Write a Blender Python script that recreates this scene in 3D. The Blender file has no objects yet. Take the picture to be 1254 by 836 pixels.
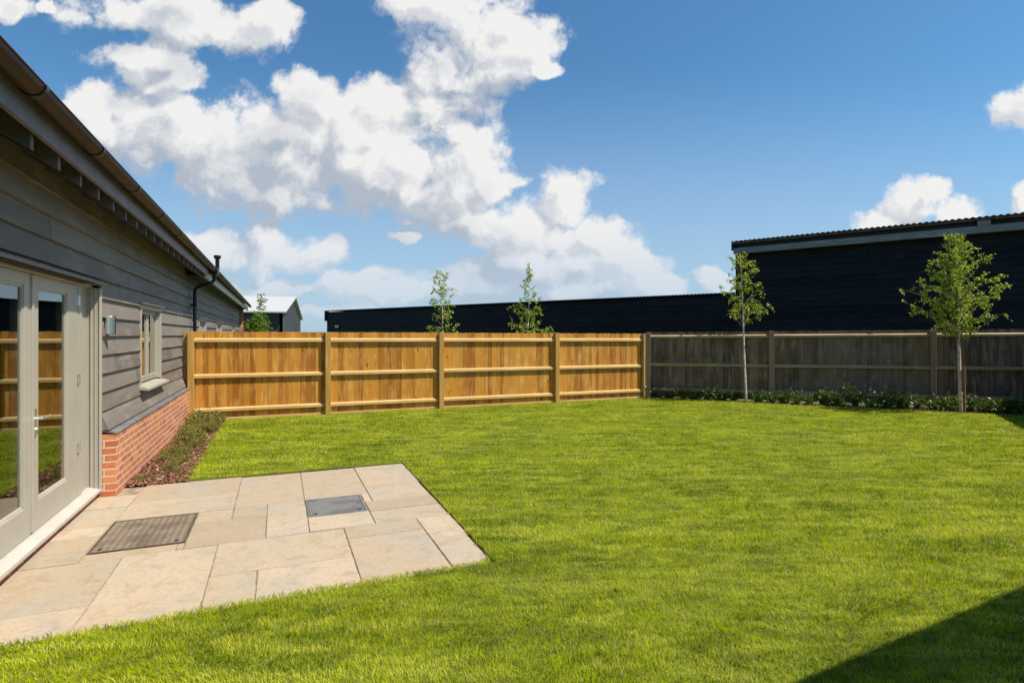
import bpy, math, random
import numpy as np
from mathutils import Vector, Matrix
R = math.radians
random.seed(7); rng = np.random.default_rng(7)
S = bpy.context.scene
COL = S.collection

# ------------------------------------------------------------------ camera
# World axes: +y runs along the house wall, +x across the garden, camera stands at x=0, y=0.
cd = bpy.data.cameras.new('camera'); cam = bpy.data.objects.new('camera', cd); COL.objects.link(cam)
cam.location = (0, 0, 1.7); cam.rotation_euler = (R(90), 0, R(-22.6))
cd.sensor_width = 36; cd.lens = 36*688/1254; cd.shift_y = -8.5/1254; cd.clip_start = .05; cd.clip_end = 3000
S.camera = cam

# ------------------------------------------------------------------ sun and sky
SUN_EL = 57.0
SUN_DIR = Vector((.79*math.cos(R(SUN_EL)), -.613*math.cos(R(SUN_EL)), math.sin(R(SUN_EL)))).normalized()
sl = bpy.data.lights.new('sun', 'SUN'); sun = bpy.data.objects.new('sun', sl); COL.objects.link(sun)
sl.energy = 5.0; sl.angle = R(.5); sl.color = (1, .93, .80)
sun.rotation_euler = SUN_DIR.to_track_quat('Z', 'Y').to_euler()
S.view_settings.view_transform = 'Standard'; S.view_settings.look = 'None'
S.view_settings.exposure = 0.33; S.view_settings.gamma = 1; S.view_settings.use_curve_mapping = False
S.render.engine = 'CYCLES'
S.cycles.max_bounces = 8; S.cycles.transparent_max_bounces = 12

world = bpy.data.worlds.new("World"); S.world = world; world.use_nodes = True
wn = world.node_tree; wn.nodes.clear()

class NT:
    """tiny node-building helper"""
    def __init__(s, tree): s.t = tree
    def n(s, typ, **kw):
        nd = s.t.nodes.new(typ)
        for k, v in kw.items(): setattr(nd, k, v)
        return nd
    def l(s, a, b): s.t.links.new(a, b)
    def put(s, sock, v):
        if isinstance(v, bpy.types.NodeSocket): s.l(v, sock)
        else: sock.default_value = v
    def m(s, op, *a, clamp=False):
        nd = s.n('ShaderNodeMath', operation=op); nd.use_clamp = clamp
        for i, v in enumerate(a): s.put(nd.inputs[i], v)
        return nd.outputs[0]
    def v(s, op, *a):
        nd = s.n('ShaderNodeVectorMath', operation=op)
        for i, v in enumerate(a): s.put(nd.inputs[i], v)
        return nd.outputs['Value'] if op in ('DOT_PRODUCT', 'LENGTH') else nd.outputs[0]
    def ss(s, v, a, b):
        nd = s.n('ShaderNodeMapRange', interpolation_type='SMOOTHSTEP')
        for i, x in enumerate((v, a, b, 0., 1.)): s.put(nd.inputs[i], x)
        return nd.outputs[0]
    def mix(s, f, a, b):
        nd = s.n('ShaderNodeMix', data_type='RGBA')
        s.put(nd.inputs[0], f); s.put(nd.inputs[6], a if not isinstance(a, tuple) else (*a[:3], 1)); s.put(nd.inputs[7], b if not isinstance(b, tuple) else (*b[:3], 1))
        return nd.outputs[2]
    def comb(s, x, y, z):
        nd = s.n('ShaderNodeCombineXYZ')
        for i, v in enumerate((x, y, z)): s.put(nd.inputs[i], v)
        return nd.outputs[0]
    def noise(s, vec, scale, detail=4, rough=.5, w=None, dist=0., two=False):
        nd = s.n('ShaderNodeTexNoise')
        if two: nd.noise_dimensions = '2D'
        if w is not None:
            nd.noise_dimensions = '4D'; s.put(nd.inputs['W'], w)
        s.put(nd.inputs['Vector'], vec); nd.inputs['Scale'].default_value = scale
        nd.inputs['Detail'].default_value = detail; nd.inputs['Roughness'].default_value = rough; nd.inputs['Distortion'].default_value = dist
        return nd.outputs[0]
    def geo(s): return s.n('ShaderNodeNewGeometry').outputs['Position']
    def attr(s, name): return s.n('ShaderNodeAttribute', attribute_name=name).outputs['Fac']

# cumulus banks: centre azimuth/elevation tangents and half sizes (given in 1/688ths), on the sky itself
BL = [(522,165,60,42),(640,328,90,34),(785,335,42,25),(545,80,60,45),(700,352,120,18),(420,340,30,10),
 (590,38,92,52),(520,15,60,40),(610,72,62,36),(545,95,55,30),(668,84,22,12),(640,60,30,22),
 (383,118,46,44),(450,150,90,58),(530,135,62,48),(565,190,58,46),(470,205,130,55),(350,190,110,60),
 (240,165,110,55),(130,150,80,50),(320,225,130,45),(600,225,40,25),(520,240,90,40),
 (270,38,92,36),(185,12,100,30),(330,30,34,26),(175,74,74,24),(215,95,50,20),
 (15,8,34,18),(60,6,20,9),
 (690,250,50,42),(640,285,80,42),(715,290,75,38),(760,315,46,34),(590,275,60,35),(700,330,100,30),(800,352,50,13),(874,346,24,14),
 (300,312,95,32),(365,315,50,24),(250,300,60,26),(440,352,58,22),(500,358,60,16),(600,350,95,22),(505,291,24,10),(345,355,80,14),(430,385,120,10),
 (1110,252,36,30),(1165,262,40,19),(1085,270,50,22),(1130,240,28,16),(1258,142,36,30),(1262,232,26,20),(1345,180,60,40),(1480,200,70,60),(-120,120,110,50),(-260,250,120,60)]
g = bpy.data.node_groups.new('cloud_density', 'ShaderNodeTree')
g.interface.new_socket('P', in_out='INPUT', socket_type='NodeSocketVector')
g.interface.new_socket('D', in_out='OUTPUT', socket_type='NodeSocketFloat')
g.interface.new_socket('F', in_out='OUTPUT', socket_type='NodeSocketFloat')
G = NT(g); gi = G.n('NodeGroupInput'); go = G.n('NodeGroupOutput')
P0 = gi.outputs[0]
wt = G.n('ShaderNodeTexNoise', noise_dimensions='2D'); G.l(P0, wt.inputs['Vector']); wt.inputs['Scale'].default_value = 9; wt.inputs['Detail'].default_value = 5
P = G.v('ADD', P0, G.v('MULTIPLY', G.v('SUBTRACT', wt.outputs['Color'], (.5, .5, .5)), (.10, .07, 0)))
field = None
for cx, cy, rx, ry in BL:
    u, w_ = (cx-627)/688, (409.5-cy)/688; iu, iv = 688/(rx*1.12), 688/(ry*1.12)
    q = G.v('MULTIPLY_ADD', P, (iu, iv, 0), (-u*iu, -w_*iv, 0))
    d = G.m('SUBTRACT', 1., G.v('DOT_PRODUCT', q, q))
    if field is None: field = d
    else:
        nd = G.n('ShaderNodeMath', operation='SMOOTH_MAX'); G.l(field, nd.inputs[0]); G.l(d, nd.inputs[1]); nd.inputs[2].default_value = .25; field = nd.outputs[0]
field = G.m('MAXIMUM', field, -2.)
vo = G.n('ShaderNodeTexVoronoi', feature='F1', voronoi_dimensions='2D'); G.l(P, vo.inputs['Vector'])
vo.inputs['Scale'].default_value = 8; vo.inputs['Detail'].default_value = 4; vo.inputs['Roughness'].default_value = .5; vo.inputs['Lacunarity'].default_value = 2.3
bil = G.m('SUBTRACT', .5, G.m('POWER', vo.outputs['Distance'], 1.5))
fb = G.m('SUBTRACT', G.noise(P0, 5.5, 9, .66, two=True), .5)
dd = G.m('ADD', G.m('ADD', G.m('ADD', G.m('MULTIPLY', field, 1.5), .12), G.m('MULTIPLY', bil, .95)), G.m('MULTIPLY', fb, 1.15))
G.l(dd, go.inputs[0]); G.l(field, go.inputs[1])

W = NT(wn)
tc = W.n('ShaderNodeTexCoord'); dirv = tc.outputs['Generated']
a = R(22.6)
ax = W.v('DOT_PRODUCT', dirv, (math.cos(a), -math.sin(a), 0)); az = W.v('DOT_PRODUCT', dirv, (math.sin(a), math.cos(a), 0)); ay = W.v('DOT_PRODUCT', dirv, (0, 0, 1))
zc = W.m('MAXIMUM', az, .12)
uu = W.m('DIVIDE', ax, zc); vv = W.m('DIVIDE', ay, zc)
PP = W.comb(uu, vv, 0.)
def dens(p):
    nd = W.n('ShaderNodeGroup'); nd.node_tree = g; W.l(p, nd.inputs[0]); return nd.outputs
d0 = dens(PP); d1 = dens(W.v('ADD', PP, (.022, .026, 0)))
d2 = dens(W.v('ADD', PP, (.05, .075, 0)))
wisp = W.m('MULTIPLY', W.m('SUBTRACT', W.noise(PP, 34, 6, .7, two=True), .5), 1.5)
alpha = W.m('MULTIPLY', W.ss(W.m('ADD', d0[0], wisp), -.30, .85), W.ss(az, .14, .3))
edge = W.m('SUBTRACT', d0[0], d1[0])                   # bright on the side facing the sun
wide = W.m('SUBTRACT', d0[0], d2[0])
fw = W.m('SUBTRACT', d0[1], d2[1])                      # broad undersides fall away from the sun
cl_ = lambda x, lo, hi: W.m('MAXIMUM', W.m('MINIMUM', x, hi), lo)
sh = W.m('ADD', .62, W.m('MULTIPLY', cl_(W.m('ADD', edge, W.m('MULTIPLY', wisp, .10)), -.4, .4), .95))
sh = W.m('ADD', sh, W.m('MULTIPLY', cl_(wide, -.7, .7), .30))
sh = W.m('ADD', sh, W.m('MULTIPLY', cl_(fw, -.8, .2), .45))
sh = W.m('SUBTRACT', sh, W.m('MULTIPLY', W.ss(W.noise(PP, 3.6, 2, .5, two=True), .47, .66), W.m('MULTIPLY', W.ss(d0[0], .5, 1.6), .50)))
sh = cl_(sh, .0, 1.0)
sky = W.n('ShaderNodeTexSky', sky_type='NISHITA'); sky.sun_disc = False
sky.sun_elevation = R(SUN_EL); sky.sun_rotation = math.atan2(SUN_DIR.x, SUN_DIR.y)
sky.air_density = 1.0; sky.dust_density = .5; sky.ozone_density = 1.6; sky.altitude = 50
SKYS = .078
hs = W.n('ShaderNodeHueSaturation'); hs.inputs['Saturation'].default_value = 1.12; hs.inputs['Value'].default_value = 1.0
W.l(sky.outputs[0], hs.inputs['Color'])
ccol = W.mix(sh, (4.5, 5.05, 5.9), (9.0, 8.95, 8.9))
lowhaze = W.ss(vv, .22, .0)
ccol = W.mix(W.m('MULTIPLY', lowhaze, .5), ccol, (5.2, 6.2, 7.4))
tint = W.v('MULTIPLY', hs.outputs[0], (.92, 1.33, 1.43))
hsk = W.mix(W.m('MULTIPLY', W.ss(vv, .50, .0), .80), tint, (4.3, 5.75, 7.7))
skyc = W.mix(W.m('MULTIPLY', alpha, W.m('SUBTRACT', 1., W.m('MULTIPLY', lowhaze, .5))), hsk, ccol)
world.cycles.sampling_method = 'MANUAL'; world.cycles.sample_map_resolution = 256
bg = W.n('ShaderNodeBackground'); bg.inputs[1].default_value = SKYS; W.l(skyc, bg.inputs[0])
wo = W.n('ShaderNodeOutputWorld'); W.l(bg.outputs[0], wo.inputs[0])

# ------------------------------------------------------------------ helpers
class MB:
    def __init__(s): s.v = []; s.f = []; s.t = []; s.m = []
    def add(s, vs, fs, tone=0., mi=0):
        o = len(s.v); s.v += [tuple(x) for x in vs]; s.t += [tone]*len(vs)
        s.f += [tuple(i+o for i in f) for f in fs]; s.m += [mi]*len(fs); return s
    def box(s, x0, x1, y0, y1, z0, z1, tone=0., mi=0):
        return s.add([(x0,y0,z0),(x1,y0,z0),(x1,y1,z0),(x0,y1,z0),(x0,y0,z1),(x1,y0,z1),(x1,y1,z1),(x0,y1,z1)],
            [(0,3,2,1),(4,5,6,7),(0,1,5,4),(1,2,6,5),(2,3,7,6),(3,0,4,7)], tone, mi)
    def prism(s, prof, a0, a1, axis='x', tone=0., mi=0):
        """extrude a closed 2-D profile along an axis (x: profile is (y,z); y: (x,z); z: (x,y))"""
        n = len(prof)
        mk = {'x': lambda p, a: (a, p[0], p[1]), 'y': lambda p, a: (p[0], a, p[1]), 'z': lambda p, a: (p[0], p[1], a)}[axis]
        vs = [mk(p, a0) for p in prof]+[mk(p, a1) for p in prof]
        fs = [tuple(range(n)), tuple(range(2*n-1, n-1, -1))]+[(i, n+i, n+(i+1) % n, (i+1) % n) for i in range(n)]
        return s.add(vs, fs, tone, mi)
    def tube(s, pts, rad, n=8, tone=0., cap=True, mi=0):
        pts = [Vector(p) for p in pts]; rad = rad if isinstance(rad, (list, tuple)) else [rad]*len(pts)
        vs = []; up = None
        for i, p in enumerate(pts):
            d = (pts[min(i+1, len(pts)-1)]-pts[max(i-1, 0)]).normalized()
            if up is None: up = d.orthogonal().normalized()
            else: up = (up-d*up.dot(d)); up = up.normalized() if up.length > 1e-6 else d.orthogonal().normalized()
            r = d.cross(up)
            for k in range(n):
                t = 2*math.pi*k/n; vs.append(p+(up*math.cos(t)+r*math.sin(t))*rad[i])
        fs = [(i*n+k, i*n+(k+1) % n, (i+1)*n+(k+1) % n, (i+1)*n+k) for i in range(len(pts)-1) for k in range(n)]
        if cap: fs += [tuple(range(n-1, -1, -1)), tuple(range((len(pts)-1)*n, len(pts)*n))]
        return s.add(vs, fs, tone, mi)
    def build(s, name, mat, parent=None, bevel=0, smooth=False):
        me = bpy.data.meshes.new(name); me.from_pydata(s.v, [], s.f)
        for m_ in (mat if isinstance(mat, (list, tuple)) else [mat]): me.materials.append(m_)
        me.polygons.foreach_set('material_index', s.m)
        at = me.attributes.new('tone', 'FLOAT', 'POINT'); at.data.foreach_set('value', s.t)
        me.update()
        import bmesh
        b = bmesh.new(); b.from_mesh(me); bmesh.ops.recalc_face_normals(b, faces=b.faces); b.to_mesh(me); b.free()
        o = bpy.data.objects.new(name, me); COL.objects.link(o)
        if parent: o.parent = parent
        if smooth:
            me.polygons.foreach_set('use_smooth', [True]*len(me.polygons))
        if bevel:
            md = o.modifiers.new('bevel', 'BEVEL'); md.width = bevel; md.segments = 2; md.limit_method = 'ANGLE'
        return o
def tag(o, label=None, cat=None, group=None, kind=None):
    if label: o['label'] = label
    if cat: o['category'] = cat
    if group: o['group'] = group
    if kind: o['kind'] = kind
    return o
def empty(name, loc=(0,0,0), rz=0):
    o = bpy.data.objects.new(name, None); COL.objects.link(o); o.location = loc; o.rotation_euler = (0,0,rz); o.empty_display_size = .2
    return o
def rnd(a, b): return random.uniform(a, b)

# ------------------------------------------------------------------ materials
def new_mat(name):
    m = bpy.data.materials.new(name); m.use_nodes = True; t = m.node_tree
    T = NT(t); b = t.nodes['Principled BSDF']; return m, T, b
def bump(T, b, h, strength=.4, dist=.01):
    bn = T.n('ShaderNodeBump'); bn.inputs['Strength'].default_value = strength; bn.inputs['Distance'].default_value = dist
    T.put(bn.inputs['Height'], h); T.l(bn.outputs[0], b.inputs['Normal'])
def plain(name, c, rough=.5, metal=0., var=.12, scale=6., spec=.5, bmp=.1):
    m, T, b = new_mat(name)
    n_ = T.noise(T.geo(), scale, 6, .6)
    T.put(b.inputs['Base Color'], T.mix(T.ss(n_, .3, .7), tuple(x*(1-var) for x in c), tuple(min(1, x*(1+var)) for x in c)))
    b.inputs['Roughness'].default_value = rough; b.inputs['Metallic'].default_value = metal; b.inputs['Specular IOR Level'].default_value = spec
    if bmp: bump(T, b, T.noise(T.geo(), scale*8, 4, .6), bmp, .005)
    return m
def wood(name, cols, axis, tonevar=.6, rough=.7, knots=0., stain=None, spec=.3, sc=1., detailamp=.35):
    """cols: dark, mid, light board colours; axis = grain direction"""
    m, T, b = new_mat(name)
    p = T.n('ShaderNodeTexCoord').outputs['Object']; tone = T.attr('tone')
    st = [14., 14., 14.]; st['xyz'.index(axis)] = 1.1
    pv = T.v('ADD', T.v('MULTIPLY', p, tuple(x*sc for x in st)), T.comb(T.m('MULTIPLY', tone, 37.), T.m('MULTIPLY', tone, 91.), T.m('MULTIPLY', tone, 53.)))
    n1 = T.noise(pv, 1., 6, .62, dist=1.2); n2 = T.noise(pv, 5., 5, .7)
    pv2 = T.v('ADD', T.v('MULTIPLY', p, (2., 2., 2.)), T.comb(T.m('MULTIPLY', tone, 17.), 0., T.m('MULTIPLY', tone, 29.)))
    n3 = T.noise(pv2, 1., 3, .5)
    c = T.mix(T.ss(T.m('ADD', T.m('MULTIPLY', tone, tonevar), T.m('MULTIPLY', n1, 1-tonevar*.5)), .2, .95), cols[0], cols[1])
    c = T.mix(T.ss(T.m('ADD', T.m('MULTIPLY', n1, .6), T.m('MULTIPLY', n3, .5)), .5, .8), c, cols[2])
    c = T.mix(T.m('MULTIPLY', T.ss(n2, .52, .75), detailamp), c, tuple(x*.55 for x in cols[0]))
    if knots:
        vk = T.n('ShaderNodeTexVoronoi'); kv = [6., 6., 6.]; kv['xyz'.index(axis)] = 2.2
        T.l(T.v('ADD', T.v('MULTIPLY', p, tuple(kv)), T.comb(T.m('MULTIPLY', tone, 7.), T.m('MULTIPLY', tone, 5.), T.m('MULTIPLY', tone, 9.))), vk.inputs['Vector'])
        vk.inputs['Scale'].default_value = 1.
        c = T.mix(T.m('MULTIPLY', T.ss(vk.outputs['Distance'], .16, .05), knots), c, tuple(x*.4 for x in cols[0]))
    if stain:
        z = T.n('ShaderNodeSeparateXYZ'); T.l(T.geo(), z.inputs[0])
        sn = T.noise(T.v('MULTIPLY', p, (1.2, 1.2, 1.2)), 2., 5, .6)
        c = T.mix(T.m('MULTIPLY', T.ss(sn, .5, .7), stain[1]), c, stain[0])
    T.put(b.inputs['Base Color'], c); b.inputs['Roughness'].default_value = rough; b.inputs['Specular IOR Level'].default_value = spec
    bump(T, b, T.m('ADD', n1, T.m('MULTIPLY', n2, .5)), .35, .004)
    return m
M = {}
M['fence_board'] = wood('treated_boards', [(.36,.128,.014),(.62,.275,.036),(.76,.47,.14)], 'z', .95, .65, .8, stain=((.36,.17,.05),.35))
M['fence_rail'] = wood('treated_rail', [(.56,.33,.115),(.64,.42,.17),(.72,.52,.26)], 'x', .3, .6, .2)
M['fence_post'] = wood('treated_post', [(.40,.22,.05),(.52,.31,.085),(.60,.38,.13)], 'z', .3, .6, .3)
M['old_board'] = wood('weathered_boards', [(.115,.068,.044),(.235,.160,.108),(.38,.30,.22)], 'z', .8, .8, .2, stain=((.05,.04,.03),.5))
M['old_rail'] = wood('weathered_rail', [(.34,.22,.11),(.46,.32,.18),(.56,.42,.26)], 'x', .3, .75)
M['old_post'] = wood('weathered_post', [(.24,.165,.105),(.33,.24,.16),(.42,.33,.23)], 'z', .3, .75)
M['clad'] = wood('grey_stained_boards', [(.145,.118,.102),(.220,.184,.158),(.285,.246,.214)], 'y', .7, .6, .35, spec=.25, detailamp=.5, sc=.7)
M['barn_board'] = wood('black_tarred_boards', [(.0030,.0032,.0042),(.0085,.009,.012),(.020,.021,.025)], 'x', .95, .6, spec=.2)
M['paint'] = plain('stone_grey_paint', (.40,.365,.30), .4, var=.04, scale=3, bmp=.03)
M['fascia'] = plain('grey_fascia_paint', (.15,.125,.13), .5, var=.15)
M['tail'] = plain('rafter_paint', (.115,.095,.095), .6, var=.2)
M['soffit'] = plain('dark_timber', (.016,.009,.006), .8, var=.3)
M['gutter'] = plain('brown_black_gutter', (.040,.015,.006), .45, .0, var=.3, spec=.25)
M['black_metal'] = plain('black_metal', (.012,.012,.014), .35, .3, var=.2)
M['steel'] = plain('brushed_steel', (.80,.79,.77), .34, 1., var=.05, bmp=.02)
M['lead'] = plain('lead_flashing', (.20,.195,.205), .5, .2, var=.25)
M['white_roof'] = plain('pale_metal_roof', (.50,.49,.475), .5, .0, var=.06)
M['grey_sheet'] = plain('grey_sheet', (.075,.082,.098), .6, var=.1, scale=1)
M['dark_sheet'] = plain('dark_sheet', (.02,.022,.028), .6, var=.2, scale=1)
M['barn_fascia'] = wood('grey_black_beam', [(.17,.165,.17),(.25,.245,.25),(.32,.31,.31)], 'x', .3, .7)
M['barn_roof'] = plain('rusty_dark_sheeting', (.075,.045,.03), .8, var=.5, scale=4)
M['tile'] = plain('dark_roof_tile', (.07,.05,.04), .7, var=.3)
M['room'] = plain('room_plaster', (.35,.33,.30), .8)
M['room_floor'] = plain('room_floor', (.22,.15,.09), .4)
M['bark'] = plain('birch_bark', (.66,.46,.32), .7, var=.45, scale=14, bmp=.5)
M['pale_bark'] = plain('pale_birch_bark', (.76,.66,.54), .7, var=.35, scale=14, bmp=.5)
M['twig'] = plain('twig', (.13,.085,.05), .8)
M['stake'] = plain('round_stake', (.28,.15,.09), .8)
M['soil'] = plain('dark_soil', (.035,.022,.014), .95, var=.4, scale=20, bmp=.8)

def brick_mat():
    m, T, b = new_mat('orange_red_brick')
    s = T.n('ShaderNodeSeparateXYZ'); T.l(T.geo(), s.inputs[0])
    vec = T.comb(T.m('ADD', s.outputs[0], s.outputs[1]), s.outputs[2], 0.)
    vec = T.v('ADD', vec, (.0, .013, 0))
    nz = T.n('ShaderNodeTexNoise'); T.l(T.geo(), nz.inputs['Vector']); nz.inputs['Scale'].default_value = 25
    vec2 = T.v('ADD', vec, T.v('MULTIPLY', T.v('SUBTRACT', nz.outputs['Color'], (.5,.5,.5)), (.006,.006,0)))
    br = T.n('ShaderNodeTexBrick'); T.l(vec2, br.inputs['Vector'])
    br.inputs['Scale'].default_value = 1; br.inputs['Brick Width'].default_value = .225; br.inputs['Row Height'].default_value = .075
    br.inputs['Mortar Size'].default_value = .0075; br.inputs['Mortar Smooth'].default_value = .3; br.inputs['Bias'].default_value = -.1
    br.inputs['Color1'].default_value = (.46,.12,.045,1); br.inputs['Color2'].default_value = (.66,.22,.075,1); br.inputs['Mortar'].default_value = (.68,.56,.44,1)
    n = T.noise(T.geo(), 40, 6, .65); n2 = T.noise(T.geo(), 7, 4, .6)
    br2 = T.n('ShaderNodeTexBrick'); T.l(vec2, br2.inputs['Vector'])
    for k_, v_ in (('Scale',1),('Brick Width',.225),('Row Height',.075),('Mortar Size',0.),('Bias',.0)): br2.inputs[k_].default_value = v_
    br2.inputs['Color1'].default_value = (0,0,0,1); br2.inputs['Color2'].default_value = (1,1,1,1)
    rb_ = T.n('ShaderNodeSeparateColor'); T.l(br2.outputs[0], rb_.inputs[0]); bv = rb_.outputs[0]
    body = T.mix(T.m('MULTIPLY', T.ss(bv, .82, .9), .6), br.outputs[0], (.24,.075,.06))
    body = T.mix(T.m('MULTIPLY', T.ss(bv, .2, .1), .6), body, (.74,.33,.13))
    body = T.mix(br.outputs['Fac'], body, (.70,.58,.46))
    c = T.mix(T.m('MULTIPLY', T.ss(n, .5, .72), .35), body, (.22,.09,.07))
    c = T.mix(T.m('MULTIPLY', T.ss(n2, .5, .8), .35), c, (.62,.40,.28))
    T.put(b.inputs['Base Color'], c); b.inputs['Roughness'].default_value = .85
    bump(T, b, T.m('ADD', T.m('MULTIPLY', br.outputs['Fac'], -1.), T.m('MULTIPLY', n, .4)), .8, .006)
    return m
M['brick'] = brick_mat()

def stone_mat():
    m, T, b = new_mat('sandstone')
    p = T.geo(); tone = T.attr('tone')
    off = T.comb(T.m('MULTIPLY', tone, 31.), T.m('MULTIPLY', tone, 17.), 0.)
    pv = T.v('ADD', p, off)
    n1 = T.noise(pv, 1.6, 5, .55, dist=.8); n2 = T.noise(pv, 30, 6, .7); n3 = T.noise(T.v('MULTIPLY', pv, (1.,3.5,1.)), 1.5, 4, .5, dist=1.5)
    n4 = T.noise(pv, 6., 5, .65, dist=.6)
    c = T.mix(T.ss(tone, 0., 1.), (.39,.30,.205), (.50,.395,.28))
    c = T.mix(T.m('MULTIPLY', T.ss(n1, .42, .68), .6), c, (.37,.345,.29))
    c = T.mix(T.m('MULTIPLY', T.ss(n3, .55, .70), .28), c, (.46,.30,.17))
    c = T.mix(T.m('MULTIPLY', T.ss(n4, .48, .70), .50), c, (.31,.235,.15))
    c = T.mix(T.m('MULTIPLY', T.ss(n2, .46, .72), .42), c, (.24,.18,.13))
    c = T.mix(T.m('MULTIPLY', T.ss(T.noise(p, 60, 3, .7), .68, .76), .5), c, (.12,.09,.06))
    T.put(b.inputs['Base Color'], c); b.inputs['Roughness'].default_value = .75; b.inputs['Specular IOR Level'].default_value = .3
    bump(T, b, T.m('ADD', n1, T.m('MULTIPLY', n2, .35)), .5, .008)
    return m
M['stone'] = stone_mat()
M['joint'] = plain('mortar_joint', (.30,.23,.155), .9, var=.4, scale=9, bmp=.5)

def leafmat(name, c1, c2, c3, rough=.45, trans=.35):
    m, T, b = new_mat(name); t = m.node_tree
    tone = T.attr('tone')
    c = T.mix(T.ss(tone, 0., .6), c1, c2); c = T.mix(T.ss(tone, .75, 1.), c, c3)
    T.put(b.inputs['Base Color'], c); b.inputs['Roughness'].default_value = rough; b.inputs['Specular IOR Level'].default_value = .3
    tr = T.n('ShaderNodeBsdfTranslucent'); T.put(tr.inputs[0], T.mix(.5, c, (.30,.38,.03)))
    mx = T.n('ShaderNodeMixShader'); mx.inputs[0].default_value = trans
    T.l(b.outputs[0], mx.inputs[1]); T.l(tr.outputs[0], mx.inputs[2]); T.l(mx.outputs[0], t.nodes['Material Output'].inputs[0])
    return m
M['birch_leaf'] = leafmat('birch_leaf', (.22,.30,.015), (.42,.50,.04), (.66,.66,.10))
M['laurel'] = leafmat('laurel_leaf', (.045,.085,.012), (.10,.16,.028), (.20,.26,.05), .3, .2)
M['bedleaf'] = leafmat('bed_leaf', (.17,.16,.025), (.27,.28,.045), (.32,.15,.06), .6, .25)
M['round_leaf'] = leafmat('round_tree_leaf', (.10,.17,.02), (.18,.27,.03), (.27,.36,.05))
M['mulch'] = leafmat('bark_chip', (.06,.025,.015), (.20,.09,.05), (.50,.33,.20), .9, 0.)

def grass_mat():
    m, T, b = new_mat('grass_blade'); t = m.node_tree
    tone = T.attr('tone'); p = T.geo()
    n1 = T.noise(T.v('MULTIPLY', p, (.7, 1.3, 0.)), 1.3, 4, .6, dist=.8)
    n2 = T.noise(T.v('MULTIPLY', p, (1., 1.5, 0.)), 6.5, 5, .65, dist=.5)
    n3 = T.noise(T.v('MULTIPLY', T.v('ADD', p, T.v('MULTIPLY', T.comb(0., T.m('MULTIPLY', T.v('DOT_PRODUCT', p, (1,0,0)), .4), 0.), (1,1,1))), (.5, 2.0, 0.)), 2.6, 5, .62, dist=1.2)
    k = T.m('ADD', T.m('MULTIPLY', n1, .45), T.m('MULTIPLY', n2, .55))
    c = T.mix(T.ss(k, .40, .58), (.11,.20,.001), (.47,.56,.003))
    c = T.mix(T.m('MULTIPLY', T.ss(n3, .47, .60), .75), c, (.78,.80,.10))
    c = T.mix(T.m('MULTIPLY', T.ss(tone, .2, 1.), .5), c, (.60,.60,.02))
    c = T.mix(T.ss(tone, .955, .97), c, (.66,.56,.26))
    c = T.mix(T.ss(tone, .06, .05), c, (.10,.15,.01))
    T.put(b.inputs['Base Color'], c); b.inputs['Roughness'].default_value = .6; b.inputs['Specular IOR Level'].default_value = .06
    tr = T.n('ShaderNodeBsdfTranslucent'); T.put(tr.inputs[0], c)
    mx = T.n('ShaderNodeMixShader'); mx.inputs[0].default_value = .45
    T.l(b.outputs[0], mx.inputs[1]); T.l(tr.outputs[0], mx.inputs[2]); T.l(mx.outputs[0], t.nodes['Material Output'].inputs[0])
    return m
M['grass'] = grass_mat()
M['lawn'] = plain('turf_base', (.13,.15,.008), .95, var=.35, scale=3, bmp=.6)
M['field'] = plain('field_grass', (.10,.13,.03), .95, var=.3, scale=.3)

def glass_mat():
    m, T, b = new_mat('window_glass'); t = m.node_tree; t.nodes.remove(b)
    fr = T.n('ShaderNodeFresnel'); fr.inputs[0].default_value = 1.6
    f2 = T.m('MINIMUM', T.m('MULTIPLY', fr.outputs[0], 1.75), .97)
    gl = T.n('ShaderNodeBsdfGlossy'); gl.inputs['Roughness'].default_value = 0.004; gl.inputs[0].default_value = (.92,.95,.93,1)
    bn = T.n('ShaderNodeBump'); bn.inputs['Strength'].default_value = .04; bn.inputs['Distance'].default_value = .01
    T.put(bn.inputs['Height'], T.noise(T.geo(), 2.2, 1, .3)); T.l(bn.outputs[0], gl.inputs['Normal'])
    tr = T.n('ShaderNodeBsdfTransparent'); tr.inputs[0].default_value = (.80,.86,.82,1)
    mx = T.n('ShaderNodeMixShader'); T.l(f2, mx.inputs[0]); T.l(tr.outputs[0], mx.inputs[1]); T.l(gl.outputs[0], mx.inputs[2])
    T.l(mx.outputs[0], t.nodes['Material Output'].inputs[0]); return m
M['glass'] = glass_mat()

# ------------------------------------------------------------------ ground, lawn, patio
o = MB().box(-900, 900, -900, 900, -.6, -.05).build('ground', M['field']); tag(o, kind='structure')
RP0 = Vector((9.02, 12.5)); RD = Vector((4.9, -4.22)).normalized(); RANG = math.atan2(RD.y, RD.x)
RC = RP0+RD*8.66                                    # corner with the side fence
SD = Vector((-.80, -.60)).normalized()
EDGE0 = Vector((9.0, 12.42)); EDGE1 = Vector((14.26, 6.67)); ED = (EDGE1-EDGE0).normalized(); EDN = Vector((ED.y, -ED.x))  # points to garden? fixed below
if EDN.dot(Vector((-1, -1))) < 0: EDN = -EDN
LZ = .016
q1_ = EDGE0+ED*8.2; q2_ = RC+SD*.35; q3_ = RC+SD*9
lp = [(-1.72,-6),(8,-6),(q3_.x,q3_.y),(q2_.x,q2_.y),(q1_.x,q1_.y),(EDGE0.x,EDGE0.y),(EDGE0.x,12.47),(-.985,12.47),(-.975,7.43),(1.515,7.425),(1.495,3.90),(-1.72,3.85)]
nl_ = len(lp)
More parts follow.
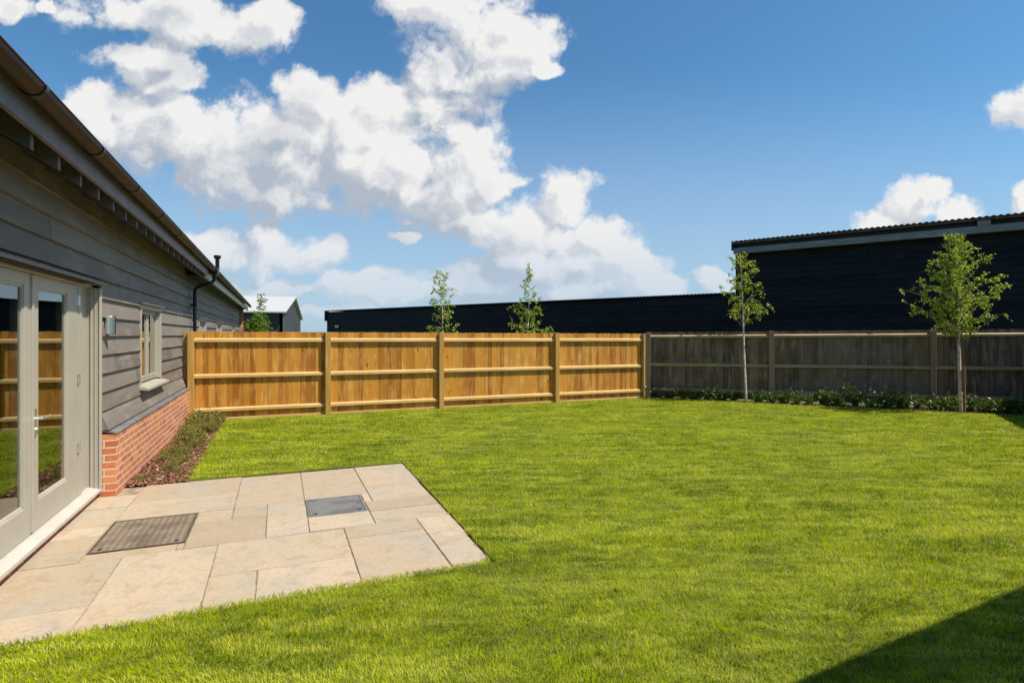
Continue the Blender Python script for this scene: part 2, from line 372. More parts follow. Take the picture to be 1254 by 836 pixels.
tag(MB().add([(x,y,-.08) for x,y in lp]+[(x,y,LZ) for x,y in lp], [tuple(range(nl_, 2*nl_)), tuple(range(nl_-1,-1,-1))]+[(i,(i+1)%nl_,nl_+(i+1)%nl_,nl_+i) for i in range(nl_)]).build('lawn', M['lawn']), kind='structure')

slabs = [(-.40,.25,6.15,7.40),(.25,.89,6.15,7.40),(.89,1.52,6.42,7.40),(.89,1.50,5.86,6.42),(-1.37,-.40,6.72,7.44),(-1.37,-.40,6.12,6.72),(-1.76,-1.37,6.6,7.05),(-1.76,-1.37,5.98,6.6),
 (-.70,-.40,5.79,6.12),(-.40,-.10,5.79,6.15),(-.10,.25,5.62,6.15),(-.10,.25,5.13,5.62),(-.70,-.10,5.13,5.79),(-1.38,-.75,5.10,5.27),(-.75,-.70,5.13,5.27),
 (-1.76,-1.38,5.72,5.98),(-1.76,-1.38,5.36,5.72),(-1.76,-1.38,5.10,5.36),(-1.76,-1.10,4.28,5.10),(-1.76,-1.10,3.84,4.28),(-1.10,-.45,4.08,5.12),(-1.10,-.45,3.86,4.08),
 (-.45,.53,4.46,5.13),(-.45,-.14,3.88,4.46),(-.14,.53,3.88,4.46),(.53,1.18,3.93,4.85),(.53,1.18,4.85,5.15),(1.18,1.48,3.98,4.58),(1.18,1.50,4.58,5.15),
 (.25,.81,5.15,5.55),(.81,1.50,5.15,5.52),(.81,1.50,5.52,5.86),(.81,.89,5.86,6.15),(-1.76,-1.57,7.05,7.10)]
pm = MB(); j = .005
for x0, x1, y0, y1 in slabs:
    dz = rnd(-.002, .002); q = [rnd(-.0025, .0025) for _ in range(8)]
    t = random.random()
    b = [(x0+j+q[0],y0+j+q[1]),(x1-j+q[2],y0+j+q[3]),(x1-j+q[4],y1-j+q[5]),(x0+j+q[6],y1-j+q[7])]
    pm.add([(x,y,-.03) for x,y in b]+[(x,y,dz+.001) for x,y in b], [(0,3,2,1),(4,5,6,7),(0,1,5,4),(1,2,6,5),(2,3,7,6),(3,0,4,7)], t, 0)
pm.add([(-1.76,3.86,-.0075),(1.49,3.9,-.0075),(1.51,7.4,-.0075),(-1.76,7.42,-.0075)], [(0,1,2,3)], 0, 1)
tag(pm.build('patio', [M['stone'], M['joint']], bevel=.004), kind='structure')

# access covers
def cover_mat(name, c1, c2, sc):
    m, T, b = new_mat(name); p = T.geo()
    s = T.n('ShaderNodeSeparateXYZ'); T.l(p, s.inputs[0])
    u = T.m('SINE', T.m('MULTIPLY', T.m('ADD', s.outputs[0], s.outputs[1]), sc)); v_ = T.m('SINE', T.m('MULTIPLY', T.m('SUBTRACT', s.outputs[0], s.outputs[1]), sc))
    h = T.m('MULTIPLY', u, v_); n = T.noise(p, 18, 5, .65)
    c = T.mix(T.ss(h, -.3, .5), c1, c2); c = T.mix(T.m('MULTIPLY', T.ss(n, .4, .65), .6), c, (.32,.26,.19)); c = T.mix(T.m('MULTIPLY', T.ss(T.noise(p, 3.5, 4, .6), .45, .65), .5), c, tuple(.4*x for x in c1))
    T.put(b.inputs['Base Color'], c); b.inputs['Roughness'].default_value = .6; b.inputs['Metallic'].default_value = .35
    bump(T, b, T.m('ADD', h, T.m('MULTIPLY', n, .5)), .8, .004); return m
def cover(name, x0, x1, y0, y1, mat, frame, label):
    e = empty(name, ((x0+x1)/2, (y0+y1)/2, 0)); cx, cy = e.location.x, e.location.y
    hx, hy = (x1-x0)/2-.004, (y1-y0)/2-.004; w = .014
    mb = MB(); t = .003
    mb.box(-hx, hx, -hy, -hy+w, -.03, t); mb.box(-hx, hx, hy-w, hy, -.03, t); mb.box(-hx, -hx+w, -hy+w, hy-w, -.03, t); mb.box(hx-w, hx, -hy+w, hy-w, -.03, t)
    mb.build('cover_frame', frame, e)
    MB().box(-hx+w+.003, hx-w-.003, -hy+w+.003, hy-w-.003, -.03, .001).build('cover_plate', mat, e)
    for sx in (-1, 1): MB().tube([(sx*(hx-.07), -hy+.07, .001), (sx*(hx-.07), -hy+.07, .003)], .018, 12).build('lifting_slot', M['black_metal'], e)
    tag(e, label, 'access cover')
cover('access_cover', -1.375, -.70, 5.28, 6.10, cover_mat('brown_checker_plate', (.21,.155,.11), (.36,.275,.195), 60), plain('rusty_frame', (.14,.10,.07), .6, .4, .3), 'larger brown rusty patterned access cover in the patio beside the glazed doors')
cover('access_cover', .255, .805, 5.56, 6.145, cover_mat('grey_galvanised_plate', (.17,.17,.175), (.30,.30,.305), 190), plain('galvanised_frame', (.30,.31,.33), .5, .6, .15), 'smaller grey galvanised access cover in the patio nearer the lawn')

# ------------------------------------------------------------------ house
H = empty('house', (-1.75, 12, 0)); HL = Vector((-1.75, 12, 0))
tag(H, 'long single storey house with grey weatherboarding on an orange brick plinth', 'house')
def hb(mb, name, mat, parent=None, **k):
    """build in world coordinates, parent to the house"""
    o = mb.build(name, mat, **k)
    o.parent = parent or H
    if o.parent == H: o.matrix_parent_inverse = Matrix.Translation(-HL)
    return o
Y0, YB, Y1 = -4.0, 12.95, 30.0
WT = 3.0
DO = (4.0, 7.08, .0, 2.235)                         # door opening
wins = [(8.86, 10.30, .98, 2.11), (14.9, 16.3, .98, 2.08), (18.9, 20.6, .98, 2.08), (25.2, 26.6, .98, 2.08)]
openings = [DO]+wins
def cells(a0, a1, z0, z1, ops):
    """rectangles covering a wall minus its openings"""
    ys = sorted({a0, a1, *[v for o_ in ops for v in o_[:2] if a0 < v < a1]}); zs = sorted({z0, z1, *[v for o_ in ops for v in o_[2:] if z0 < v < z1]})
    for i in range(len(ys)-1):
        for k in range(len(zs)-1):
            my, mz = (ys[i]+ys[i+1])/2, (zs[k]+zs[k+1])/2
            if not any(o_[0] < my < o_[1] and o_[2] < mz < o_[3] for o_ in ops): yield ys[i], ys[i+1], zs[k], zs[k+1]
wb = MB()
for ya, yb_, za, zb in cells(Y0, Y1, .0, 3.22, openings): wb.box(-1.98, -1.738, ya, yb_, za, zb)
wb.box(-8, -7.8, Y0, Y1, 0, 2.95); wb.box(-7.8, -1.98, Y0, Y0+.2, 0, 2.95); wb.box(-7.8, -1.98, Y1-.2, Y1, 0, 2.95)
hb(wb, 'wall', M['soffit'])
cl = MB(); gauge = .197; z = .698; row = 0
while z < 3.1:
    zt = min(z+gauge+.02, 3.2)
    cuts = [Y0]; y = Y0+rnd(1, 4)
    while y < Y1: cuts.append(y); y += rnd(3.2, 4.8)
    cuts.append(Y1)
    for c0, c1 in zip(cuts, cuts[1:]):
        t = random.random()
        def piece(s0, s1, za, zb):
            if s1-s0 < .02 or zb-za < .025: return
            kick = .058 if row == 0 else 0.          # the lowest board kicks out over the plinth
            fr = lambda zz: -1.698+kick+e-(.030+kick)*(zz-z)/(zt-z)
            cl.prism([(-1.737, za), (fr(za), za), (fr(zb), zb), (-1.737, zb)], s0+.001, s1-.001, 'y', t)
        e = rnd(-.002, .002)
        segs = [(c0, c1)]
        for o_ in openings:
            ns = []
            for s0, s1 in segs:
                if o_[1] <= s0 or o_[0] >= s1 or o_[2] >= zt or o_[3] <= z: ns.append((s0, s1)); continue
                if o_[0] > s0: ns.append((s0, o_[0]))
                if o_[1] < s1: ns.append((o_[1], s1))
                m0, m1 = max(s0, o_[0]), min(s1, o_[1])
                piece(m0, m1, z, min(zt, o_[2]-.002)) if o_[2] > z else None
                piece(m0, m1, max(z, o_[3]+.002), zt) if o_[3] < zt else None
            segs = ns
        for s0, s1 in segs: piece(s0, s1, z, zt)
    z += gauge; row += 1
hb(cl, 'weatherboard', M['clad'])
# brick plinth and lead flashing, low brick course under the door sill
pl = MB(); pl.box(-1.735, -1.58, 7.085, 12.6, -.1, .655); pl.box(-1.735, -1.58, 12.6, Y1, -.1, .655); pl.box(-1.735, -1.60, Y0, 3.99, -.1, .655)
hb(pl, 'brick_plinth', M['brick'])
hb(MB().box(-1.98, -1.745, 3.99, 7.085, -.1, .062), 'brick_course', M['brick'])
hb(MB().prism([(-1.72,.686),(-1.583,.659),(-1.577,.659),(-1.577,.650),(-1.571,.650),(-1.571,.665),(-1.72,.693)], 7.075, Y1, 'y'), 'lead_flashing', M['lead'])
hb(MB().box(-1.76, -1.56, Y1, Y1+.25, -.1, 2.9), 'brick_pier', M['brick'])
# eaves
hb(MB().box(-1.36, -1.33, Y0, YB, 2.905, 3.08), 'fascia', M['fascia'])
hb(MB().box(-1.40, -1.36, YB+.02, Y1+.3, 2.86, 3.05), 'fascia', M['paint'])
hb(MB().prism([(-1.362,2.995),(-1.98,3.352),(-1.98,3.37),(-1.362,3.013)], Y0, YB, 'y'), 'soffit', M['soffit'])
hb(MB().box(-1.98, -1.402, YB, Y1, 2.895, 2.915), 'soffit', M['soffit'])
ys = [4.23-.47*k for k in range(1, 12)]+[4.23+.4575*k for k in range(0, 19)]
for y in sorted(ys):
    if Y0 < y < YB-.1:
        hb(MB().prism([(-1.734,3.032),(-1.375,2.815),(-1.375,2.99),(-1.734,3.197)], y, y+.047, 'y'), 'rafter_tail', M['tail'])
rf = MB()
sl_ = math.tan(R(30)); ex, ez = -1.24, 3.085; rx = -4.9
nrow = 24
rf.prism([(ex,ez),(rx,ez+(ex-rx)*sl_),(-8.6,ez),(-8.6,ez-.03),(rx,ez+(ex-rx)*sl_-.03),(ex,ez-.012)], Y0-.1, YB-.02, 'y')
rf.prism([(ex-.005,ez-.0),(rx,ez+(ex-rx)*sl_-.004),(-8.6,ez-.004),(-8.6,ez-.034),(rx,ez+(ex-rx)*sl_-.044),(ex-.005,ez-.03)], YB-.02, Y1+.3, 'y')
roof = hb(rf, 'roof', M['tile'])
y = YB
rt = MB()
while y < Y1+.2:                                    # pantile rolls show along the far eave
    rt.tube([(ex+.015, y, ez+.012), (ex-.5, y, ez+.012+.515*sl_)], .028, 8); y += .26
hb(rt, 'roll_tile', M['tile'], roof)
hb(MB().tube([(-1.9,21.4,3.3),(-1.9,21.4,4.25)], .065, 14).tube([(-1.9,21.4,4.25),(-1.9,21.4,4.3),(-1.9,21.4,4.37)], [.07,.115,.115], 14), 'flue', M['black_metal'], roof, smooth=False)
def gutter(y0, y1, parent=None, z=3.09, x=-1.262):
    mb = MB(); n = 12; ro, ri = .062, .057
    prof = [(x+ro*math.cos(math.pi+math.pi*k/n), z+ro*math.sin(math.pi+math.pi*k/n)) for k in range(n+1)]+[(x+ri*math.cos(2*math.pi-math.pi*k/n), z+ri*math.sin(2*math.pi-math.pi*k/n)) for k in range(n+1)]
    L = len(prof)
    vs = [(p[0], y0, p[1]) for p in prof]+[(p[0], y1, p[1]) for p in prof]
    mb.add(vs, [(i, L+i, L+(i+1) % L, (i+1) % L) for i in range(L)])
    mb.tube([(x+ro, y0, z), (x+ro, y1, z)], .007, 6)
    return hb(mb, 'gutter', M['gutter'])
gt = gutter(Y0, 13.55); gt2 = gutter(13.56, Y1+.3, z=3.075)
def band(y, parent, z=3.09, x=-1.262, w=.045):
    mb = MB(); n = 12; ro = .069
    prof = [(x+ro*math.cos(math.pi*.98+math.pi*1.04*k/n), z+ro*math.sin(math.pi*.98+math.pi*1.04*k/n)) for k in range(n+1)]
    prof = prof+[(x+(p[0]-x)*.9, z+(p[1]-z)*.9) for p in reversed(prof)]
    L = len(prof); mb.add([(p[0], y, p[1]) for p in prof]+[(p[0], y+w, p[1]) for p in prof], [(i, L+i, L+(i+1) % L, (i+1) % L) for i in range(L)]+[tuple(range(L)), tuple(range(2*L-1, L-1, -1))])
    hb(mb, 'gutter_bracket', M['black_metal'], parent)
for y in [.3, 1.5, 2.7, 3.9, 5.03, 6.21, 7.44, 8.74, 10.03, 11.3, 12.5]: band(y, gt)
y = 14.6
while y < Y1: band(y, gt2, 3.075); y += 1.25
dp = MB(); dp.box(-1.34, -1.19, 13.48, 13.66, 2.99, 3.13)
dp.tube([(-1.262,13.57,3.0),(-1.262,13.57,2.88),(-1.30,13.57,2.82),(-1.58,13.57,2.70),(-1.625,13.57,2.64),(-1.63,13.57,2.55),(-1.63,13.57,.05)], .036, 14)
dpo = hb(dp, 'downpipe', M['black_metal'], smooth=False)
for z in (2.3, 1.2, .3): hb(MB().tube([(-1.63,13.57,z),(-1.63,13.57,z+.05)], .043, 14).box(-1.70, -1.63, 13.54, 13.60, z, z+.05), 'pipe_clip', M['black_metal'], dpo)

# windows
def window(y0, y1, z0, z1, nl=2):
    f = MB(); cx = -1.695; c = .06; r_ = -1.755
    f.box(-1.86, cx, y0, y0+c, z0+.05, z1-.06); f.box(-1.86, cx, y1-c, y1, z0+.05, z1-.06); f.box(-1.86, cx-.001, y0-.01, y1+.01, z1-.06, z1)   # casing
    a0, a1 = y0+c, y1-c
    f.box(-1.88, r_, a0, a0+.03, z0+.06, z1-.06); f.box(-1.88, r_, a1-.03, a1, z0+.06, z1-.06)
    f.box(-1.88, r_, a0+.03, a1-.03, z1-.09, z1-.06); f.box(-1.88, r_, a0+.03, a1-.03, z0+.06, z0+.10)
    mid = (a0+a1)/2
    f.box(-1.88, r_-.002, mid-.03, mid+.03, z0+.10, z1-.09)
    w = hb(f, 'window', M['paint'], bevel=.004)
    for s0, s1 in ((a0+.03, mid-.03), (mid+.03, a1-.03)):
        sh_ = MB(); s = .03; X0, X1 = -1.86, -1.75
        sh_.box(X0, X1, s0+.002, s0+s, z0+.102, z1-.092); sh_.box(X0, X1, s1-s, s1-.002, z0+.102, z1-.092); sh_.box(X0, X1, s0+s, s1-s, z1-.092-s, z1-.092); sh_.box(X0, X1, s0+s, s1-s, z0+.102, z0+.102+s)
        hb(sh_, 'sash', M['paint'], w, bevel=.003)
        hb(MB().box(-1.778, -1.768, s0+s, s1-s, z0+.102+s, z1-.092-s), 'pane', M['glass'], w)
    hb(MB().prism([(-1.88,z0+.05),(-1.88,z0+.0),(-1.60,z0-.035),(-1.60,z0+.0),(-1.70,z0+.03)], y0-.05, y1+.05, 'y'), 'sill', M['paint'], w, bevel=.004)
    hb(MB().box(-1.80, -1.655, y0-.04, y1+.04, z1+.002, z1+.022), 'drip_cap', M['fascia'], w)
for w_ in wins: window(*w_)

# door surround: outer frame, posts with grooves, head, timber sill
df = MB()
for sgn in (0, 1):
    Yf = lambda v: v if sgn == 0 else 11.08-v
    def bx(a, b, c_, d_, e_, f_):
        p, q = sorted((Yf(c_), Yf(d_))); df.box(a, b, p, q, e_, f_)
    bx(-1.90, -1.795, 6.665, 6.775, .1, 2.18)
    bx(-1.90, -1.828, 6.775, 6.79, .1, 2.18)
    bx(-1.90, -1.812, 6.79, 6.875, .1, 2.18)
    bx(-1.90, -1.835, 6.875, 6.89, .1, 2.18)
    bx(-1.90, -1.818, 6.89, 7.03, .1, 2.18)
    bx(-1.90, -1.700, 7.03, 7.078, .1, 2.18)
    bx(-1.79, -1.775, 7.018, 7.031, .1, 2.18)
    bx(-1.755, -1.748, 7.022, 7.031, .1, 2.18)
    bx(-1.716, -1.704, 7.020, 7.031, .1, 2.18)
df.box(-1.90, -1.77, 4.42, 6.66, 2.182, 2.232)
df.box(-1.90, -1.775, 4.0, 4.42, 2.182, 2.232); df.box(-1.90, -1.775, 6.66, 7.078, 2.182, 2.232)
dfo = hb(df, 'door_frame', M['paint'], bevel=.004)
hb(MB().box(-1.80, -1.665, 3.98, 7.09, 2.210, 2.236), 'drip_cap', M['fascia'], dfo)
hb(MB().box(-1.80, -1.68, 4.35, 6.72, 2.20, 2.225), 'weather_bar', M['soffit'], dfo)
hb(MB().prism([(-1.95,.125),(-1.95,.066),(-1.70,.066),(-1.70,.098),(-1.785,.118),(-1.785,.125)], 3.99, 7.10, 'y'), 'door_sill', plain('pale_sill_paint', (.50,.46,.41), .45, var=.05), bevel=.003)
def leaf(y0, y1, sl0, sl1, handle):
    f = MB(); a_, b_ = -1.845, -1.797; zb_, zt_ = .13, 2.178; br_, tr_ = .36, 2.085
    f.box(a_, b_, y0, y0+sl0, zb_, zt_); f.box(a_, b_, y1-sl1, y1, zb_, zt_); f.box(a_, b_, y0+sl0, y1-sl1, zb_, br_); f.box(a_, b_, y0+sl0, y1-sl1, tr_, zt_)
    d = hb(f, 'door', M['paint'], bevel=.003)
    g0, g1 = y0+sl0, y1-sl1; bd = MB(); w = .022
    pr = lambda p, q, r1, r2: bd.box(-1.838, b_-.008, p, q, r1, r2)
    pr(g0, g0+w, br_, tr_); pr(g1-w, g1, br_, tr_); pr(g0+w, g1-w, tr_-w, tr_); 
    bd.prism([(-1.838,br_),(b_-.003,br_),(b_-.012,br_+.022),(-1.838,br_+.035)], g0+w, g1-w, 'y')
    hb(bd, 'glazing_bead', M['paint'], d)
    hb(MB().box(-1.83, -1.818, g0+w, g1-w, br_+.02, tr_-w), 'pane', M['glass'], d)
    return d
dR = leaf(5.555, 6.655, .135, .285, True); dL = leaf(4.425, 5.549, .285, .135, False)
hb(MB().box(-1.80, -1.785, 5.535, 5.578, .14, 2.17), 'meeting_strip', M['paint'], dR, bevel=.003)
hd = MB(); hy, hz, hx = 5.61, 1.03, -1.797
hd.box(hx, hx+.010, hy-.022, hy+.022, hz-.14, hz+.08)
hd.tube([(hx+.01,hy,hz),(hx+.055,hy,hz)], .011, 12)
hd.tube([(hx+.052,hy,hz),(hx+.056,hy+.02,hz+.002),(hx+.055,hy+.15,hz+.004)], [.011,.0105,.008], 10)
hd.tube([(hx+.01,hy,hz-.085),(hx+.024,hy,hz-.085)], .013, 12)
hb(hd, 'door_handle', M['steel'], dR)
for z in (.55, 1.22, 1.98):
    hb(MB().tube([(-1.787,6.66,z),(-1.787,6.66,z+.1)], .009, 10).box(-1.797, -1.792, 6.615, 6.66, z, z+.1).box(-1.795, -1.789, 6.66, 6.71, z, z+.1), 'hinge', M['steel'], dR)
# room behind the glass
rm = MB(); rm.box(-7.79, -1.985, 2.0, 8.3, .06, .10, 0, 1)
rm.box(-6.0, -5.95, 2.0, 8.3, .1, 2.6); rm.box(-5.95, -1.985, 2.0, 2.05, .1, 2.6); rm.box(-5.95, -1.985, 8.25, 8.3, .1, 2.6); rm.box(-6, -1.985, 2.0, 8.3, 2.6, 2.64)
hb(rm, 'room', [M['room'], M['room_floor']])

# outside wall lamp
L = empty('wall_lamp', (-1.70, 7.25, 1.80)); tag(L, 'small stainless steel wall lamp between the glazed doors and the window', 'wall light')
MB().box(-.005, .012, -.05, .05, -.09, .09).build('back_plate', M['steel'], L, bevel=.004)
n = 8; prof = [(.012, -.06)]+[(.012+.065*math.sin(math.pi*k/n), -.06*math.cos(math.pi*k/n)) for k in range(1, n)]+[(.012, .06)]
mb = MB(); mb.prism([(p[0], p[1]) for p in prof], -.095, .095, 'z'); mb.build('lamp_shade', M['steel'], L, bevel=.003)
MB().box(.012, .080, -.008, .008, -.098, .098).build('lamp_band', M['black_metal'], L)

# ------------------------------------------------------------------ fences
def fence(name, loc, rz, posts, hfun, mats, label, extra_left=.0, rail_z=(.22,.875,1.57), gravel=True, post_top=.0, caps=False):
    e = empty(name, (loc[0], loc[1], 0), rz); tag(e, label, 'fence')
    P_, Rr, B_ = mats
    for px in posts:
        h = hfun(px)
        MB().box(px-.055, px+.055, -.115, -.012, -.3, h+post_top+rnd(-.004, .006), rnd(0, 1)).build('post', P_, e, bevel=.005)
    for i in range(len(posts)-1):
        a0, a1 = posts[i], posts[i+1]; L_ = a1-a0
        for rz_ in rail_z:
            zz = lambda x: rz_*hfun(x)/1.735
            c0, c1 = a0+.056, a1-.056; ya = -.062
            pr0 = [(-.014,zz(c0)-.040),(ya,zz(c0)-.040),(ya,zz(c0)+.012),(-.014,zz(c0)+.040)]; pr1 = [(-.014,zz(c1)-.040),(ya,zz(c1)-.040),(ya,zz(c1)+.012),(-.014,zz(c1)+.040)]
            MB().add([(c0,*p) for p in pr0]+[(c1,*p) for p in pr1], [(0,1,2,3),(7,6,5,4),(0,4,5,1),(1,5,6,2),(2,6,7,3),(3,7,4,0)], rnd(0, 1)).build('rail', Rr, e, bevel=.003)
        bm = MB(); x = a0 if i else a0-extra_left
        while x < a1-.001:
            w = min(.104+rnd(-.004,.004), a1-x); h = hfun(x)+rnd(-.005, .004); t = random.random()
            lean = rnd(-.002, .002)
            bm.add([(x-.012,-.002,.06),(x+w,-.013,.06),(x+w,.004,.06),(x-.012,.004,.06),(x-.012+lean,-.002,h),(x+w+lean,-.013,h),(x+w+lean,.004,h),(x-.012+lean,.004,h)],
                   [(0,3,2,1),(4,5,6,7),(0,1,5,4),(1,2,6,5),(2,3,7,6),(3,0,4,7)], t)
            x += w
        bm.build('board_panel', B_, e)
        if gravel: MB().box(a0+.056, a1-.056, -.045, -.016, -.1, .058, rnd(0,1)).build('gravel_board', Rr, e, bevel=.003)
    return e
F1 = fence('garden_fence', (0, 12.5), 0, [-1.56, .97, 3.43, 6.38, 8.99], lambda x: 1.755-.0035*x, (M['fence_post'], M['fence_rail'], M['fence_board']),
    'bright orange new timber closeboard fence facing the house end of the lawn', extra_left=.12)
# back fence end return by the house wall
F2 = fence('garden_fence', (RP0.x+.05, RP0.y-.03), RANG, [.06, 3.05, 6.45, 8.62], lambda x: 1.76+.008*x, (M['old_post'], M['old_rail'], M['old_board']),
    'weathered grey brown timber fence behind the two birch trees at the right', rail_z=(.26,.90,1.62), gravel=False)
sdang = math.atan2(SD.y, SD.x)
F3 = fence('garden_fence', (RC.x, RC.y), sdang, [0, 2.6, 5.2, 7.6], lambda x: 1.80, (M['old_post'], M['old_rail'], M['old_board']),
    'weathered side fence just outside the right of the picture whose shadow crosses the lawn corner', gravel=False)

# garage behind the camera on the right: throws the big shadow on the lawn
GA = empty('garage', (3.35, .65, 0), R(4.2)); tag(GA, 'dark boarded garage whose eave shadow falls on the near right lawn', 'garage')
gw = MB(); gw.box(.2, 7.1, -4.5, -.25, 0, 3.0); gw.build('wall', M['clad'], GA)
MB().prism([(0.05,3.15),(-2.4,4.6),(-4.9,3.15),(-4.9,3.05),(-2.4,4.48),(.05,3.05)], -.05, 7.4, 'x').build('roof', M['tile'], GA)

# ------------------------------------------------------------------ black barns
BD = Vector((-.49, .872)); BANG = math.atan2(-BD.y, -BD.x)          # local +x runs towards the near right end
def barn(name, p_left, length, h, boards_top, label, tall):
    e = empty(name, (p_left[0], p_left[1], 0), BANG); tag(e, label, 'barn')
    MB().box(0, length, .05, 8.0, 0, boards_top).build('wall', M['dark_sheet'], e)
    mb = MB(); z = .0
    while z < boards_top-.02:
        x = 0
        while x < length:
            w = min(rnd(3.5, 5.2), length-x)
            e_ = rnd(-.004,.004)
            mb.prism([(.05,z),(.0+e_,z),(.03,min(z+.225,boards_top)),(.05,min(z+.225,boards_top))], x+.002, x+w-.002, 'x', random.random()); x += w
        z += .205
    mb.build('weatherboard', M['barn_board'], e)
    # corrugated roof
    ov = .35 if tall else .12
    n = int(length/.038); rise = .11 if tall else .03; D = 8.6
    vs, fs = [], []
    for i in range(n+1):
        x = -.12+i*(length+.3)/n; c = .02*math.sin(i*math.pi/2)
        for y, zz in ((-ov, h), (D, h+(D)*rise)): vs += [(x, y, zz+c), (x, y, zz+c-.012)]
    for i in range(n):
        a_ = i*4; b_ = a_+4
        fs += [(a_, b_, b_+2, a_+2), (a_+1, a_+3, b_+3, b_+1), (a_, a_+1, b_+1, b_)]
    m2 = MB(); m2.add(vs, fs); r = m2.build('roof', M['barn_roof'] if tall else M['dark_sheet'], e)
    if tall:
        MB().box(-.06, length, -.33, -.29, h-.11, h-.03).build('fascia', M['barn_roof'], e)
        MB().box(-.06, length, -.10, .05, h-.30, h-.004).build('eave_board', M['dark_sheet'], e)
        MB().box(-.11, -.06, -.33, 8.0, h-.32, h-.03).build('verge_board', M['dark_sheet'], e)
        bmx = MB(); bmx.box(-.04, length, -.30, -.12, h-.46, h-.255); bmx.build('beam', M['barn_fascia'], e, bevel=.006)
        MB().box(6.9, 7.2, -.31, -.12, h-.25, h-.11).build('bracket', M['barn_fascia'], e)
        MB().box(-.05, .0, .0, .25, 0, h-.3).build('corner_board', M['barn_board'], e)
        # stepped verge on the left gable
    return e
tl = Vector((15.80, 16.12))
barn('barn', (tl.x, tl.y), 12.0, 5.13, 4.9, 'taller black barn with corrugated roof edge and grey beam at the right', True)
ll = Vector((2.75, 39.3))
lb = barn('barn', (ll.x+.25, ll.y+.15), 26.6, 3.28, 3.2, 'lower long black boarded barn behind the orange fence', False)
MB().box(-.12, -.02, -.1, .2, 2.6, 3.25).build('gutter_end', M['dark_sheet'], lb)
MB().box(1.0, 1.35, -.06, 0, 2.15, 2.3).build('bulkhead_lamp', M['white_roof'], lb)

# grey gabled shed far left
C0 = Vector((.39, 53.99)); C1 = Vector((2.72, 79.02)); gd = (C1-C0); Wd = gd.length; ga = math.atan2(gd.y, gd.x)
SH = empty('shed', (C0.x, C0.y, 0), ga); tag(SH, 'distant grey gabled shed with pale metal roof above the fence', 'shed')
# local x along the gable face, +y away to the left
D = 40
MB().add([(0,0,0),(Wd,0,0),(Wd,0,3.7),(Wd/2,0,5.65),(0,0,3.7)], [(0,1,2,3,4)]).add([(0,.3,0),(Wd,.3,0),(Wd,.3,3.7),(Wd/2,.3,5.65),(0,.3,3.7)], [(4,3,2,1,0)]).build('gable_wall', M['grey_sheet'], SH)
rb = MB()
for k in range(1, 26): rb.box(k*Wd/26-.05, k*Wd/26+.05, -.05, 0, 0, 3.65+1.95*(1-abs(k/13-1)))
rb.build('sheet_ribs', M['grey_sheet'], SH)
MB().box(0.02, .1, .3, D, 0, 3.7).box(Wd-.1, Wd-.02, .3, D, 0, 3.7).build('wall', M['dark_sheet'], SH)
MB().prism([(-.5,3.62),(Wd/2,5.72),(Wd+.5,3.62),(Wd+.5,3.74),(Wd/2,5.86),(-.5,3.74)], -.3, D+.3, 'y').build('roof', M['white_roof'], SH)
MB().box(Wd*.62, Wd*.93, -.08, -.06, 0, 2.9).build('door', M['dark_sheet'], SH)

